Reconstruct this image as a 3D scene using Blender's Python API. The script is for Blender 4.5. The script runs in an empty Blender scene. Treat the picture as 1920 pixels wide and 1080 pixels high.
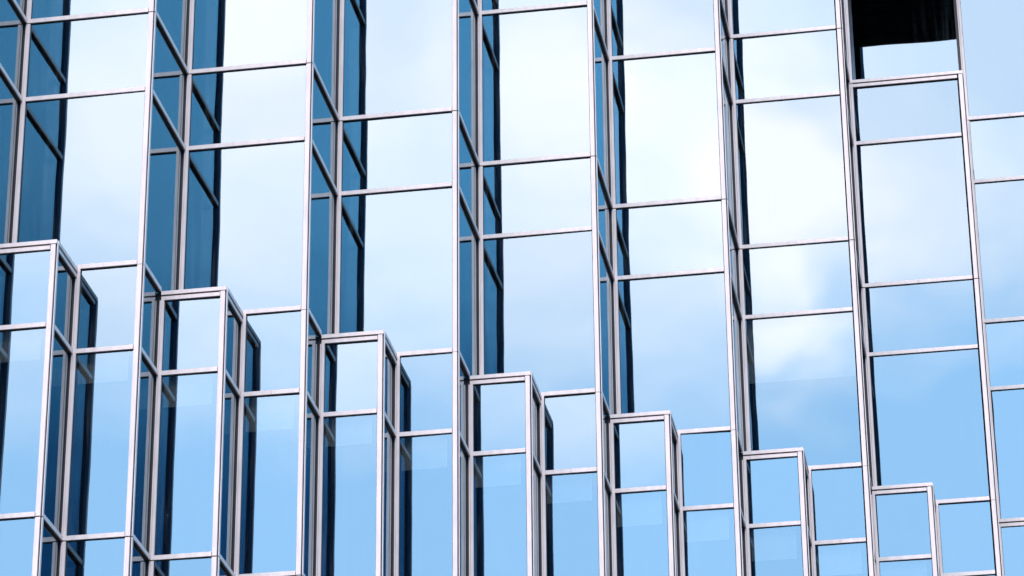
import bpy, math, random
from mathutils import Vector, Matrix
random.seed(7)
S = bpy.context.scene

# ------------------------------------------------------------------ camera
cam_d = bpy.data.cameras.new("camera")
cam = bpy.data.objects.new("camera", cam_d)
S.collection.objects.link(cam)
S.camera = cam
cam_d.sensor_width = 36.0
cam_d.lens = 113.97
cam_d.clip_start = 0.1
cam_d.clip_end = 3000.0
YAW, PITCH, ROLL = 0.1662282, 0.44103984, -0.00963971
CAM = Vector((0.0, -38.9059, 1.70))
r_ = Vector((math.cos(YAW), math.sin(YAW), 0)); f_ = Vector((-math.sin(YAW), math.cos(YAW), 0)); u_ = Vector((0, 0, 1))
f_, u_ = math.cos(PITCH)*f_ + math.sin(PITCH)*u_, math.cos(PITCH)*u_ - math.sin(PITCH)*f_
r_, u_ = math.cos(ROLL)*r_ + math.sin(ROLL)*u_, math.cos(ROLL)*u_ - math.sin(ROLL)*r_
m = Matrix((r_, u_, -f_)).transposed().to_4x4()
m.translation = CAM
cam.matrix_world = m

# ------------------------------------------------------------------ sky
SUN_EL, SUN_AZ = math.radians(50), math.radians(-72)     # azimuth measured from +x; the sun stands in front of the facade, a little to the right
sun_dir = Vector((math.cos(SUN_EL)*math.cos(SUN_AZ), math.cos(SUN_EL)*math.sin(SUN_AZ), math.sin(SUN_EL)))
W = bpy.data.worlds.new("World"); S.world = W; W.use_nodes = True
nt = W.node_tree; nt.nodes.clear()
N = nt.nodes.new; L = nt.links.new
out = N('ShaderNodeOutputWorld'); bg = N('ShaderNodeBackground'); bg.inputs['Strength'].default_value = 0.1
sky = N('ShaderNodeTexSky'); sky.sky_type = 'NISHITA'; sky.sun_disc = False
sky.sun_elevation = SUN_EL; sky.sun_rotation = math.radians(90) - SUN_AZ
sky.air_density = 1.0; sky.dust_density = 0.4; sky.ozone_density = 2.5
tc = N('ShaderNodeTexCoord')
def mth(op, a, b=None, clamp=False):
    n = N('ShaderNodeMath'); n.operation = op; n.use_clamp = clamp
    for i, v in enumerate((a, b)):
        if v is None: continue
        if isinstance(v, (int, float)): n.inputs[i].default_value = v
        else: L(v, n.inputs[i])
    return n.outputs[0]
def noise(scale, detail, rough, sc=(1, 1, 1), loc=(0, 0, 0)):
    mp = N('ShaderNodeMapping'); mp.inputs['Scale'].default_value = sc; mp.inputs['Location'].default_value = loc
    L(tc.outputs['Generated'], mp.inputs['Vector'])
    n = N('ShaderNodeTexNoise'); n.inputs['Scale'].default_value = scale; n.inputs['Detail'].default_value = detail
    n.inputs['Roughness'].default_value = rough
    L(mp.outputs[0], n.inputs['Vector']); return n.outputs['Fac']
def bank(d, rad, amp):
    """a soft bright cloud bank in one compass direction of the sky"""
    v = N('ShaderNodeVectorMath'); v.operation = 'DISTANCE'; v.inputs[1].default_value = Vector(d).normalized()
    L(tc.outputs['Generated'], v.inputs[0])
    mr = N('ShaderNodeMapRange'); mr.interpolation_type = 'SMOOTHERSTEP'
    mr.inputs['From Min'].default_value = rad; mr.inputs['From Max'].default_value = 0.0
    mr.inputs['To Min'].default_value = 0.0; mr.inputs['To Max'].default_value = amp
    L(v.outputs['Value'], mr.inputs['Value']); return mr.outputs[0]
n1 = noise(7.0, 5, 0.55, (1, 1, 1.6), (1.3, 0.2, 0.7))
n2 = noise(22.0, 6, 0.6, (1, 1, 1.8), (4.3, 1.2, 0.1))
sep = N('ShaderNodeSeparateXYZ'); L(tc.outputs['Generated'], sep.inputs[0])
def ramp(v, a, b, lo, hi):
    mr = N('ShaderNodeMapRange'); mr.interpolation_type = 'SMOOTHSTEP'
    for nm, x in (('From Min', a), ('From Max', b), ('To Min', lo), ('To Max', hi)): mr.inputs[nm].default_value = x
    L(v, mr.inputs['Value']); return mr.outputs[0]
cl = ramp(sep.outputs['Z'], 0.355, 0.45, -0.06, 0.56)                       # cloud cover thins towards the horizon
cl = mth('ADD', cl, ramp(sep.outputs['X'], -0.09, 0.02, 0.0, -0.20))      # and towards the right, where the sky clears
cl = mth('ADD', cl, mth('MULTIPLY', mth('SUBTRACT', n1, 0.5), 0.30))
cl = mth('ADD', cl, mth('MULTIPLY', mth('SUBTRACT', n2, 0.5), 0.10))
for d, rad, amp in (
        ((-0.2164, -0.8401, 0.4974), 0.06, 0.30), ((-0.2674, -0.8468, 0.4597), 0.05, 0.18),
        ((-0.1292, -0.8632, 0.488), 0.05, 0.30), ((-0.09, -0.8767, 0.4726), 0.05, 0.22),
        ((-0.0632, -0.8932, 0.4452), 0.045, 0.42), ((-0.0645, -0.9086, 0.4126), 0.028, 0.42),
        ((-0.02, -0.89, 0.44), 0.05, 0.2), ((-0.15, -0.89, 0.43), 0.10, 0.06)):
    cl = mth('ADD', cl, bank(d, rad, amp))
low = mth('MULTIPLY', ramp(sep.outputs['X'], 0.02, 0.14, 0.0, 1.0), ramp(sep.outputs['Z'], 0.345, 0.48, 0.97, 0.80))
cl = mth('MULTIPLY', cl, ramp(sep.outputs['X'], 0.02, 0.12, 1.0, 0.08))
cl = mth('MAXIMUM', mth('MINIMUM', mth('ADD', cl, 0.0), 0.92), 0.0)
mix = N('ShaderNodeMix'); mix.data_type = 'RGBA'; mix.clamp_factor = False
L(cl, mix.inputs['Factor'])
veil = N('ShaderNodeMix'); veil.data_type = 'RGBA'; veil.inputs['Factor'].default_value = 0.85     # thin bright haze over the blue
L(sky.outputs[0], veil.inputs['A']); veil.inputs['B'].default_value = (6.3, 10.1, 14.2, 1)
dim = N('ShaderNodeMix'); dim.data_type = 'RGBA'; L(low, dim.inputs['Factor'])                     # slate-blue weather low on the right
L(veil.outputs['Result'], dim.inputs['A']); 
deep = N('ShaderNodeMix'); deep.data_type = 'RGBA'; L(ramp(sep.outputs['Z'], 0.35, 0.47, 0.0, 1.0), deep.inputs['Factor'])
deep.inputs['A'].default_value = (0.0, 1.1, 3.2, 1); deep.inputs['B'].default_value = (0.8, 6.0, 10.5, 1)
L(deep.outputs['Result'], dim.inputs['B'])
L(dim.outputs['Result'], mix.inputs['A']); mix.inputs['B'].default_value = (20.2, 17.1, 15.8, 1)
L(mix.outputs['Result'], bg.inputs['Color']); L(bg.outputs[0], out.inputs[0])

# ------------------------------------------------------------------ sun and exposure
sl = bpy.data.lights.new("sun", 'SUN'); sl.energy = 1.0; sl.angle = math.radians(12); sl.color = (1.0, 0.95, 0.9)
so = bpy.data.objects.new("sun", sl); S.collection.objects.link(so)
so.rotation_euler = (-sun_dir).to_track_quat('-Z', 'Y').to_euler(); so.location = (-30, -60, 90)
S.view_settings.view_transform = 'Standard'; S.view_settings.look = 'None'
S.view_settings.exposure = 1.76; S.view_settings.gamma = 1.0; S.view_settings.use_curve_mapping = False
S.cycles.max_bounces = 12; S.cycles.glossy_bounces = 8; S.cycles.transparent_max_bounces = 12
S.cycles.sample_clamp_indirect = 10

# ------------------------------------------------------------------ materials
def new_mat(name):
    mt = bpy.data.materials.new(name); mt.use_nodes = True
    t = mt.node_tree; t.nodes.clear()
    return mt, t, t.nodes.new('ShaderNodeOutputMaterial')
def glass(name, R, T, dust=0.03):
    mt, t, o = new_mat(name); n = t.nodes.new; l = t.links.new
    g = n('ShaderNodeBsdfGlossy'); g.inputs['Roughness'].default_value = 0.0
    # Fresnel: the blue coating at steep angles, near-neutral at grazing ones
    lw = n('ShaderNodeLayerWeight'); lw.inputs['Blend'].default_value = 0.5
    pw = n('ShaderNodeMath'); pw.operation = 'POWER'; pw.inputs[1].default_value = 3.5; l(lw.outputs['Facing'], pw.inputs[0])
    mr_ = n('ShaderNodeMix'); mr_.data_type = 'RGBA'; l(pw.outputs[0], mr_.inputs['Factor'])
    vr = n('ShaderNodeMapRange'); vr.inputs['To Min'].default_value = 0.95; vr.inputs['To Max'].default_value = 1.05   # batch to batch
    oj = n('ShaderNodeObjectInfo'); l(oj.outputs['Random'], vr.inputs['Value'])
    vs_ = n('ShaderNodeVectorMath'); vs_.operation = 'SCALE'; vs_.inputs[0].default_value = R; l(vr.outputs[0], vs_.inputs['Scale'])
    l(vs_.outputs[0], mr_.inputs['A']); mr_.inputs['B'].default_value = (0.72, 0.82, 0.88, 1); l(mr_.outputs['Result'], g.inputs['Color'])
    tr = n('ShaderNodeBsdfTransparent'); tr.inputs['Color'].default_value = (*T, 1)
    ad = n('ShaderNodeAddShader'); l(g.outputs[0], ad.inputs[0]); l(tr.outputs[0], ad.inputs[1])
    c = n('ShaderNodeTexCoord'); oi = n('ShaderNodeObjectInfo')
    va = n('ShaderNodeVectorMath'); va.operation = 'ADD'
    cm = n('ShaderNodeVectorMath'); cm.operation = 'SCALE'; cm.inputs['Scale'].default_value = 40
    cx = n('ShaderNodeCombineXYZ'); l(oi.outputs['Random'], cx.inputs[0]); l(oi.outputs['Random'], cx.inputs[2])
    l(cx.outputs[0], cm.inputs[0]); l(c.outputs['Object'], va.inputs[0]); l(cm.outputs[0], va.inputs[1])
    # roll-wave of the toughened glass
    nz = n('ShaderNodeTexNoise'); nz.inputs['Scale'].default_value = 0.55; nz.inputs['Detail'].default_value = 1.5
    l(va.outputs[0], nz.inputs['Vector'])
    bp = n('ShaderNodeBump'); bp.inputs['Strength'].default_value = 1.0; bp.inputs["Distance"].default_value = 0.008
    l(nz.outputs['Fac'], bp.inputs['Height']); l(bp.outputs[0], g.inputs['Normal'])
    # run-off streaks and specks of dirt
    mp = n('ShaderNodeMapping'); mp.inputs['Scale'].default_value = (9, 9, 0.55); l(va.outputs[0], mp.inputs[0])
    st = n('ShaderNodeTexNoise'); st.inputs['Scale'].default_value = 1.6; st.inputs['Detail'].default_value = 5
    l(mp.outputs[0], st.inputs['Vector'])
    r1 = n('ShaderNodeMapRange'); r1.inputs['From Min'].default_value = 0.52; r1.inputs['From Max'].default_value = 0.78
    r1.inputs['To Max'].default_value = dust; l(st.outputs['Fac'], r1.inputs['Value'])
    sp = n('ShaderNodeTexVoronoi'); sp.inputs['Scale'].default_value = 2.3; l(va.outputs[0], sp.inputs['Vector'])
    r2 = n('ShaderNodeMapRange'); r2.inputs['From Min'].default_value = 0.035; r2.inputs['From Max'].default_value = 0.015
    r2.inputs['To Max'].default_value = 0.12; l(sp.outputs['Distance'], r2.inputs['Value'])
    su = n('ShaderNodeMath'); su.operation = 'ADD'; su.use_clamp = True; l(r1.outputs[0], su.inputs[0]); l(r2.outputs[0], su.inputs[1])
    df = n('ShaderNodeBsdfDiffuse'); df.inputs['Color'].default_value = (0.75, 0.74, 0.72, 1)
    mx = n('ShaderNodeMixShader'); l(su.outputs[0], mx.inputs[0]); l(ad.outputs[0], mx.inputs[1]); l(df.outputs[0], mx.inputs[2])
    l(mx.outputs[0], o.inputs[0])
    return mt
def solid(name, col, rough=0.5, metal=0.0, var=0.0, vs=3.0, spec=0.5, streak=(1, 1, 1)):
    mt, t, o = new_mat(name); n = t.nodes.new; l = t.links.new
    b = n('ShaderNodeBsdfPrincipled'); b.inputs['Roughness'].default_value = rough; b.inputs['Metallic'].default_value = metal
    b.inputs['Specular IOR Level'].default_value = spec
    b.inputs['Base Color'].default_value = (*col, 1)
    if var:
        c = n('ShaderNodeTexCoord'); mp = n('ShaderNodeMapping'); mp.inputs['Scale'].default_value = streak
        l(c.outputs['Object'], mp.inputs[0])
        nz = n('ShaderNodeTexNoise'); nz.inputs['Scale'].default_value = vs; nz.inputs['Detail'].default_value = 6
        l(mp.outputs[0], nz.inputs['Vector'])
        mr = n('ShaderNodeMapRange'); mr.inputs['From Min'].default_value = 0.3; mr.inputs['From Max'].default_value = 0.7
        mr.inputs['To Min'].default_value = 1 - var; mr.inputs['To Max'].default_value = 1 + var*0.4
        l(nz.outputs['Fac'], mr.inputs['Value'])
        vm = n('ShaderNodeVectorMath'); vm.operation = 'SCALE'; vm.inputs[0].default_value = col; l(mr.outputs[0], vm.inputs['Scale'])
        l(vm.outputs[0], b.inputs['Base Color'])
    l(b.outputs[0], o.inputs[0]); return mt
GLASS = glass("mirror_glass", (0.15, 0.185, 0.21), (0.18, 0.18, 0.17), 0.025)
GLASS_SIDE = glass("mirror_glass_return", (0.15, 0.185, 0.21), (0.08, 0.10, 0.12), 0.01)
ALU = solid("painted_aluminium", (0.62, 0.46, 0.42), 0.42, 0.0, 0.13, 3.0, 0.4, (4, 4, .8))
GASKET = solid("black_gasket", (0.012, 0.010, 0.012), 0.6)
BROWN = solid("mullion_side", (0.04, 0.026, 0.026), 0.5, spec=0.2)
POSTBACK = solid("post_back_reflection_tint", (0.06, 0.13, 0.24), 0.5)  # navy of the strip mirrored in the glass, put into the post-back colour
SOFFIT = solid("dark_soffit", (0.006, 0.006, 0.008), 0.9, spec=0.1, var=0.3)
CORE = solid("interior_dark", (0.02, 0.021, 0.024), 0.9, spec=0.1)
BLIND = solid("blind_fabric", (0.85, 0.86, 0.88), 0.9)
ROOFM = solid("grey_membrane", (0.22, 0.21, 0.2), 0.9, var=0.2)
PAVE = solid("asphalt_ground", (0.05, 0.05, 0.05), 0.9, var=0.3, vs=0.6)
STONE = solid("podium_stone", (0.23, 0.22, 0.21), 0.7, var=0.2, vs=1.5)

# ------------------------------------------------------------------ mesh builder
class MB:
    def __init__(self): self.v = []; self.f = []; self.mi = []; self.mats = []
    def idx(self, mt):
        if mt not in self.mats: self.mats.append(mt)
        return self.mats.index(mt)
    def hexa(self, c, mt, fm=None):
        """c: 8 corners, 0-3 bottom, 4-7 top"""
        b = len(self.v); self.v += [tuple(p) for p in c]; i = self.idx(mt)
        for k, q in enumerate(((0, 3, 2, 1), (4, 5, 6, 7), (0, 1, 5, 4), (1, 2, 6, 5), (2, 3, 7, 6), (3, 0, 4, 7))):
            self.f.append([b+j for j in q]); self.mi.append(self.idx(fm[k]) if fm and k in fm else i)
    def box(self, x0, x1, y0, y1, z0, z1, mt, fm=None):
        self.hexa([(x0, y0, z0), (x1, y0, z0), (x1, y1, z0), (x0, y1, z0), (x0, y0, z1), (x1, y0, z1), (x1, y1, z1), (x0, y1, z1)], mt, fm)
    def build(self, name, parent=None, bevel=0.0):
        me = bpy.data.meshes.new(name); me.from_pydata(self.v, [], self.f)
        for mt in self.mats: me.materials.append(mt)
        me.polygons.foreach_set('material_index', self.mi); me.update()
        o = bpy.data.objects.new(name, me); S.collection.objects.link(o)
        if parent: o.parent = parent
        if bevel:
            bv = o.modifiers.new("bevel", 'BEVEL'); bv.width = bevel; bv.segments = 2; bv.limit_method = 'ANGLE'
        return o
def empty(name, loc, parent=None):
    o = bpy.data.objects.new(name, None); S.collection.objects.link(o); o.location = loc
    if parent: o.parent = parent
    return o

# ------------------------------------------------------------------ plan and levels (metres)
X = [-15.9, -13.9723, -12.0223, -10.0859, -8.1921, -6.2938, -4.3934, -2.4443, -0.4329, 1.55, 3.50]   # X[i+1] = outer corner of bay i
X = {i-1: x for i, x in enumerate(X)}                   # X[-1] .. X[9]
Yl = [-0.79, 1.1296, 3.0641, 4.9687, 6.8883, 8.8048, 10.7322, 12.6715, 14.5716, 16.49]
Y = {i: y for i, y in enumerate(Yl)}                    # Y[0] .. Y[9]: front plane of bay i
Z0 = 21.754; TALL = 2.8107; SHORT = 1.3197
ZU = [Z0]; 
for i in range(6): ZU.append(ZU[-1] + (TALL if i % 2 == 0 else SHORT))        # L0 .. L6
ZU[4] = Z0 + 12.6902*0.65; ZU[5] = ZU[4] + TALL; ZU[6] = ZU[5] + SHORT
ZD = [Z0]
for i in range(4): ZD.append(ZD[-1] - (SHORT if i % 2 == 0 else TALL))        # L0 down to M4
GF, GS = 0.040, 0.045          # how far the front and the side glass sit behind the face of the bars
TH = 0.033                     # half height of a transom cap
CD = 0.030                     # coping top below the nominal level

proj_r, proj_u, proj_f = r_.copy(), u_.copy(), f_.copy()
def seen(pts, margin=0.004):
    us, vs = [], []
    for p in pts:
        d = Vector(p) - CAM; w = d.dot(proj_f)
        us.append(d.dot(proj_r)/w); vs.append(d.dot(proj_u)/w)
    hx = 18.0/cam_d.lens; hy = hx*9/16
    return max(us) > -hx-margin and min(us) < hx+margin and max(vs) > -hy-margin and min(vs) < hy+margin

# ------------------------------------------------------------------ the tower
tower = empty("office_tower", (X[8], Y[8], 0.0))
tower['label'] = "stepped glass office tower with sawtooth bays, pale aluminium mullions and blue mirror panes reflecting clouds"
tower['category'] = "office building"
def bay_part(x, y, z, name="window_bay"):
    e = empty(name, (x - X[8], y - Y[8], z), tower); return e
def link(mb, name, parent, bevel=0.0):
    o = mb.build(name, None, bevel); o.parent = parent
    o.matrix_parent_inverse = Matrix.Translation(-(Vector(parent.location) + Vector(tower.location)))
    return o

def pane_front(x0, x1, y, z0, z1, bay):
    mb = MB(); t = [random.gauss(0, 0.0034) for _ in range(3)]
    a, b, c = t; yy = y + GF
    def p(x, z, d):                       # a pane is never perfectly in plane with its neighbours
        fx = (x-x0)/(x1-x0)-.5; fz = (z-z0)/(z1-z0)-.5
        return (x, yy + a*fx*2 + b*fz*2 + d, z)
    c8 = [p(x0, z0, 0), p(x1, z0, 0), p(x1, z0, .012), p(x0, z0, .012), p(x0, z1, 0), p(x1, z1, 0), p(x1, z1, .012), p(x0, z1, .012)]
    mb.hexa(c8, CLEAR, {2: GLASS}); return link(mb, "window_pane", bay)
def pane_side(x, y0, y1, z0, z1, bay):
    mb = MB(); a, b = random.gauss(0, .0009), random.gauss(0, .0009); xx = x - GS
    def p(yv, z, d):
        fy = (yv-y0)/(y1-y0)-.5; fz = (z-z0)/(z1-z0)-.5
        return (xx + a*fy*2 + b*fz*2 + d, yv, z)
    c8 = [p(y0, z0, -.012), p(y0, z0, 0), p(y1, z0, 0), p(y1, z0, -.012), p(y0, z1, -.012), p(y0, z1, 0), p(y1, z1, 0), p(y1, z1, -.012)]
    mb.hexa(c8, CLEAR, {3: GLASS_SIDE}); return link(mb, "side_pane", bay)
_m, _t, _o = new_mat("clear_back"); _n = _t.nodes.new('ShaderNodeBsdfTransparent'); _t.links.new(_n.outputs[0], _o.inputs[0]); CLEAR = _m

def tr_front(x0, x1, y, z, bay, tick=None):
    """transom across a front: pale cap on a black gasket bed"""
    mb = MB()
    if tick:
        xt = x0 + (x1-x0)*tick
        mb.box(x0, xt-.0018, y, y+.022, z-TH, z+TH, ALU); mb.box(xt+.0018, x1, y, y+.022, z-TH, z+TH, ALU)
    else: mb.box(x0, x1, y, y+.022, z-TH, z+TH, ALU)
    mb.box(x0, x1, y+.022, y+GF+.03, z-TH-.007, z+TH-.002, GASKET)
    return link(mb, "transom", bay)
def tr_side(x, y0, y1, z, bay):
    mb = MB()
    mb.box(x-.018, x, y0, y1, z-TH, z+TH, ALU)
    mb.box(x-GS-.03, x-.018, y0, y1, z-TH-.007, z+TH-.002, GASKET)
    return link(mb, "transom", bay)
def cop_front(x0, x1, y, z, bay):
    mb = MB(); t = z - CD
    mb.box(x0, x1, y-.012, y+.05, t-.058, t, ALU)
    mb.box(x0, x1, y+.02, y+GF+.03, t-.080, t-.058, GASKET)
    mb.box(x0, x1-.098, y, y+.022, t-.138, t-.080, ALU)
    mb.box(x0, x1-.098, y+.022, y+GF+.03, t-.147, t-.082, GASKET)
    return link(mb, "coping", bay)
def cop_side(x, y0, y1, z, bay):
    mb = MB(); t = z - CD
    mb.box(x-.05, x+.012, y0-.012, y1, t-.058, t, ALU)
    mb.box(x-GS-.03, x-.02, y0+.05, y1, t-.080, t-.058, GASKET)
    mb.box(x-.018, x, y0+.065, y1, t-.138, t-.080, ALU)
    mb.box(x-GS-.03, x-.018, y0+.065, y1, t-.147, t-.082, GASKET)
    return link(mb, "coping", bay)
def cuts(z0, z1, seams):
    zs = [z0] + sorted(s for s in seams if z0+.05 < s < z1-.05) + [z1]; out = []
    for a, b in zip(zs, zs[1:]):
        out.append((a + (.009 if a != z0 else 0), b - (.009 if b != z1 else 0)))
    return out
def post_outer(x, y, z0, z1, seams, bay):
    """corner post: broad front cap, shadow groove, thin side cap, black core"""
    mb = MB(); x += .028 if abs(x-X[7]) < .01 else .022 if abs(x-X[6]) < .01 else .010
    for a, b in cuts(z0, z1, seams):
        mb.box(x-.098, x-.030, y-.003, y+.026, a, b, ALU)
        mb.box(x-.009, x, y+.010, y+.066, a, b, ALU)
    mb.box(x-.104, x-.009, y+.026, y+.076, z0, z1, GASKET, {4: POSTBACK, 3: POSTBACK})
    mb.box(x-.104, x-GS-.012, y+.076, y+.16, z0, z1, GASKET)
    return link(mb, "corner_post", bay)
def post_inner(x, y, z0, z1, seams, bay, fill=0.0):
    mb = MB()
    for a, b in cuts(z0, z1, seams):
        mb.box(x-.022, x-.001, y+.004, y+.024, a, b, ALU)
        mb.box(x+.003, x+.047, y-.002, y+.024, a, b, ALU)
    mb.box(x-.023, x+.053, y+.024, y+GF+.03, z0, z1, GASKET)
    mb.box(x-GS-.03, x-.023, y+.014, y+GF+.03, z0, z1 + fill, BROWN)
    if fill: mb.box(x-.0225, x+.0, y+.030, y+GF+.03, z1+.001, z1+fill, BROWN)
    return link(mb, "inner_mullion", bay)

def front_column(xa, xb, y, zs, bay, tick=None, left_trim=.05):
    """panes between consecutive levels of zs (ascending)"""
    for a, b in zip(zs, zs[1:]):
        pane_front(xa + left_trim, xb-.10, y, a+TH-.006, b-TH-.004, bay)
def side_column(x, ya, yb, zs, bay):
    for a, b in zip(zs, zs[1:]):
        pane_side(x, ya+.075, yb-.004, a+TH-.006, b-TH-.004, bay)

SEAM = -.040
ZUP = ZU; ZDN = ZD[::-1]
seam_up = [ZU[i]+SEAM for i in (0, 2, 4, 6)]
seam_dn = [ZD[i]+SEAM for i in (0, 2, 4)]
ticks = {1: .13, 2: .52, 3: .4, 4: .47, 5: .6, 6: .44, 7: .5, 8: .4, 9: .5, 0: .5}
BLINDS = {6: 1.18}
for k in range(0, 10):
    x0, x1, y = X[k-1], X[k], Y[k]
    yn = Y.get(k+1, Y[9] + 1.92)
    bay = bay_part(x0, y, Z0)
    # ---- upper storeys: one broad face and one return
    if k != 7:
        front_column(x0, x1, y, ZU, bay)
        post_outer(x1, y, ZU[0]+SEAM+.004, ZU[6], seam_up, bay)
        post_inner(x0, y, ZU[0]+.02 if k else ZU[0], ZU[6], seam_up, bay)
        for i in range(1, 7): tr_front(x0+.047, x1-.098, y, ZU[i], bay, ticks[k] if i % 2 == 0 or k == 6 else None)
        if k < 9:
            side_column(x1, y, yn, ZU[:5] if k == 6 else ZU, bay)
            for i in range(1, 7): tr_side(x1, y+.067, yn-.002, ZU[i], bay)
            if k == 6:                                     # the return runs on beside the loggia
                pane_side(x1, y+.075, yn-.004, ZU[4]+TH-.006, ZU[5]-TH-.004, bay)
                pane_side(x1, yn+.075, Y[8]-.004, ZU[4]+TH-.006, ZU[5]-TH-.004, bay)
                pane_side(x1, y+.075, yn-.004, ZU[5]+TH-.006, ZU[6]-TH-.004, bay)
    else:
        # bay with the open loggia above its coping
        front_column(x0, x1, y, ZU[:4], bay)
        pane_front(x0+.05, x1-.10, y, ZU[3]+TH-.006, ZU[4]-CD-.135, bay)
        post_outer(x1, y, ZU[0]+SEAM+.004, ZU[4]-CD-.058, seam_up, bay)
        post_inner(x0, y, ZU[0]+.02, ZU[5], seam_up, bay)
        for i in range(1, 4): tr_front(x0+.047, x1-.098, y, ZU[i], bay, ticks[k] if i == 2 else None)
        cop_front(x0-.0, x1, y, ZU[4], bay)
        side_column(x1, y, yn, ZU[:4], bay)
        pane_side(x1, y+.075, yn-.004, ZU[3]+TH-.006, ZU[4]-CD-.135, bay)
        for i in range(1, 4): tr_side(x1, y+.067, yn-.002, ZU[i], bay)
        cop_side(x1, y+.05, yn-.002, ZU[4], bay)
        mb = MB(); mb.box(x0+.002, x1-.05, y+.05, yn+.05, ZU[4]-.13, ZU[4]-CD-.004, ROOFM); link(mb, "terrace_slab", bay)
        # recessed glazing on the next plane, soffit and the storey above it
        pane_front(x0+.002, x1-.05, yn, ZU[4]-CD, ZU[5]+.10, bay)
        mb = MB(); mb.box(x0-.03, x0+.022, yn+.004, yn+.03, ZU[4]-CD, ZU[5], ALU); link(mb, "inner_mullion", bay)
        mb = MB(); mb.box(x0+.002, x1-.002, y+.05, yn+.6, ZU[5], ZU[5]+.12, SOFFIT)
        for q in range(4):
            yy = y + .35 + q*.42; mb.box(x0+.06, x1-.06, yy, yy+.07, ZU[5]-.02, ZU[5]-.002, SOFFIT)
        link(mb, "soffit", bay)
        tr_front(x0+.047, x1-.002, y, ZU[5]+TH, bay); pane_front(x0+.05, x1-.10, y, ZU[5]+2*TH, ZU[6]-TH, bay)
        tr_front(x0+.047, x1-.098, y, ZU[6], bay); post_inner(x0, y, ZU[5]+.002, ZU[6], [], bay)
        post_outer(x1, y, ZU[5]+2*TH, ZU[6], [], bay); pane_side(x1, y+.075, yn-.004, ZU[5]+2*TH, ZU[6]-TH, bay)
    # ---- lower storeys: the left half steps out as a box of its own
    xm = (x0+x1)/2; yb = (Y[k]+Y.get(k-1, Y[0]-1.92))/2; ybn = (Y[k]+yn)/2
    low = bay_part(x0, yb, ZD[-1], "projecting_bay")
    front_column(x0, xm, yb, ZDN[:-1], low)
    pane_front(x0+.05, xm-.10, yb, ZD[1]+TH-.006, ZD[0]-CD-.135, low)
    side_column(xm, yb, y, ZDN[:-1], low)
    pane_side(xm, yb+.075, y-.004, ZD[1]+TH-.006, ZD[0]-CD-.135, low)
    cop_front(x0+.001, xm, yb, Z0, low); cop_side(xm, yb+.05, y-.002, Z0, low)
    post_outer(xm, yb, ZD[-1], Z0-CD-.058, [ZD[2]+SEAM, ZD[4]+SEAM], low)
    post_inner(x0, yb, ZD[-1], Z0-CD-.139, [ZD[2]+SEAM], low, .132)
    for i in range(1, 5):
        tr_front(x0+.047, xm-.098, yb, ZD[i], low); tr_side(xm, yb+.067, y-.002, ZD[i], low)
    mb = MB(); mb.box(x0+.002, xm-.05, yb+.05, y+.03, Z0-.13, Z0-CD-.004, ROOFM); link(mb, "box_roof", low)
    # right half and its shorter return
    bl = bay_part(xm, y, ZD[-1])
    front_column(xm, x1, y, ZDN, bl)
    tr_front(xm+.002, x1-.098, y, Z0, bl)
    post_outer(x1, y, ZD[-1], Z0+SEAM-.004, seam_dn, bl)
    post_inner(xm, y, ZD[-1], Z0-TH-.001, [ZD[2]+SEAM], bl)
    for i in range(1, 5): tr_front(xm+.047, x1-.098, y, ZD[i], bl, .5 if (i == 1 and k % 2 == 0) else None)
    if k < 9:
        side_column(x1, y, ybn, ZDN, bl)
        for i in range(0, 5): tr_side(x1, y+.067, ybn-.002, ZD[i], bl)
        # sill under the upper part of the return, behind the next box
    # ---- blinds just behind the glass
    for (xa, xb, yy, par) in ((x0+.06, xm-.19, yb, low), (xm+.06, x1-.19, y, bl)):
        mb = MB(); dz = random.uniform(-.06, .05); mb.box(xa, xb, yy+.11, yy+.115, ZD[1]-.50+dz, ZD[1]-.02, BLIND)
        mb.box(xa, xb, yy+.104, yy+.122, ZD[1]-.515+dz, ZD[1]-.497+dz, BLIND); link(mb, "roller_blind", par)
    if k in BLINDS:
        mb = MB(); mb.box(x0+.06, x1-.11, y+.11, y+.115, ZU[1]-BLINDS[k], ZU[1]-.02, BLIND); link(mb, "roller_blind", bay)

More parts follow.
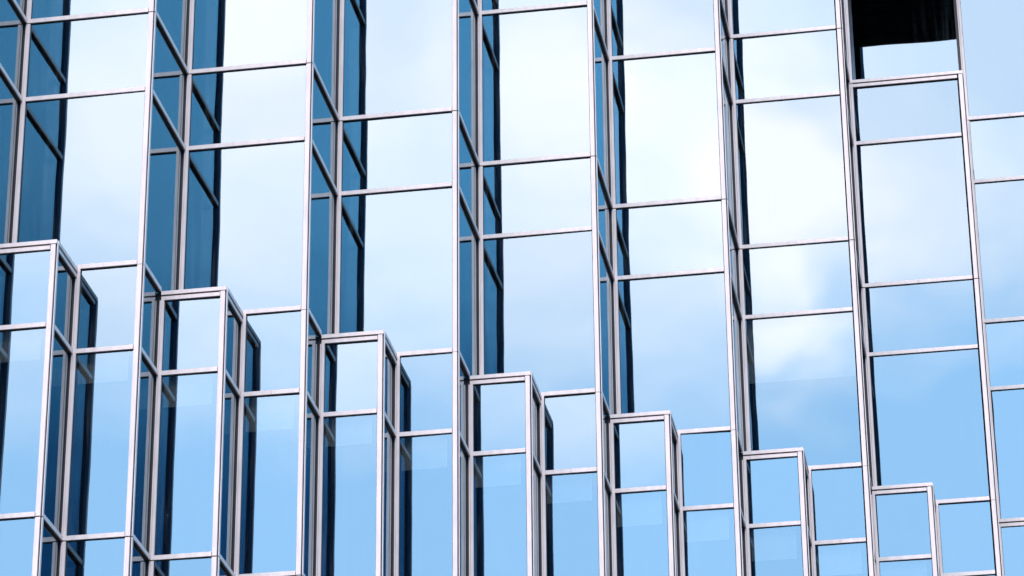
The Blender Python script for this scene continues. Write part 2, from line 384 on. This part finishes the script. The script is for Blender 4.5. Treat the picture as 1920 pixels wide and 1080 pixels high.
# dark rooms behind the glass, stepping with the bays
core = MB()
for k in range(0, 10):
    x0, x1, y = X[k-1], X[k], Y[k]; xm = (x0+x1)/2; yb = (Y[k]+Y.get(k-1, Y[0]-1.92))/2
    e = .20
    yf = Y[8]+.35 if k == 7 else None
    if k == 7:
        core.box(x0-e+.004, x1-e, y+.35, 34, Z0+.001, ZU[4]-.135, CORE)
        core.box(x0-e+.004, x1-e, Y[8]+.35, 34, ZU[4]-.134, ZU[5]+.15, CORE)
        core.box(x0-e+.004, x1-e, y+.35, 34, ZU[5]+.151, ZU[6]+.02, CORE)
    else:
        core.box(x0-e+.004, x1-e, y+.35, 34, Z0+.001, ZU[6]+.02, CORE)
    core.box(x0-e+.004, xm-e, yb+.35, 34, 4.2, Z0-.135, CORE)
    core.box(xm-e+.004, x1-e, y+.35, 34, 4.2, Z0-.001, CORE)
core.build("interior_rooms", None).parent = tower
bpy.data.objects["interior_rooms"].matrix_parent_inverse = Matrix.Translation(-Vector(tower.location))
# roof, podium and the storeys below the picture
rf = MB()
for k in range(0, 10):
    rf.box(X[k-1], X[k]-.002, Y[k], 34.1, ZU[6]+TH, ZU[6]+TH+.35, ALU)
link(rf, "roof_parapet", tower) if False else None
o = rf.build("roof_parapet"); o.parent = tower; o.matrix_parent_inverse = Matrix.Translation(-Vector(tower.location))
pd = MB()
for k in range(0, 10):
    x0, x1, y = X[k-1], X[k], Y[k]; xm = (x0+x1)/2; yb = (Y[k]+Y.get(k-1, Y[0]-1.92))/2
    pd.box(x0+.002, xm, yb+.03, y+1.0, 0.0, 4.2, STONE)
    pd.box(xm+.002, x1, y+.03, 33.8, 0.0, 4.2, STONE)
    # dark glazed storeys between podium and the modelled bars
    pd.box(x0+.002, xm, yb+.06, y+1.0, 4.201, ZD[4]-TH, GLASS_SIDE); pd.box(xm+.002, x1, y+.06, 33.7, 4.201, ZD[4]-TH, GLASS_SIDE)
    for zz in (ZD[4]-SHORT, ZD[4]-SHORT-TALL, ZD[4]-2*SHORT-TALL):
        if zz > 4.3:
            pd.box(x0+.004, xm-.002, yb+.02, yb+.06, zz-TH, zz+TH, ALU); pd.box(xm+.004, x1-.002, y+.02, y+.06, zz-TH, zz+TH, ALU)
o = pd.build("podium"); o.parent = tower; o.matrix_parent_inverse = Matrix.Translation(-Vector(tower.location))

# ------------------------------------------------------------------ ground
g = MB(); g.box(-900, 900, -900, 900, -.5, 0.0, PAVE)
go = g.build("ground"); go['kind'] = "structure"; go['label'] = "dark asphalt street ground in front of the tower"
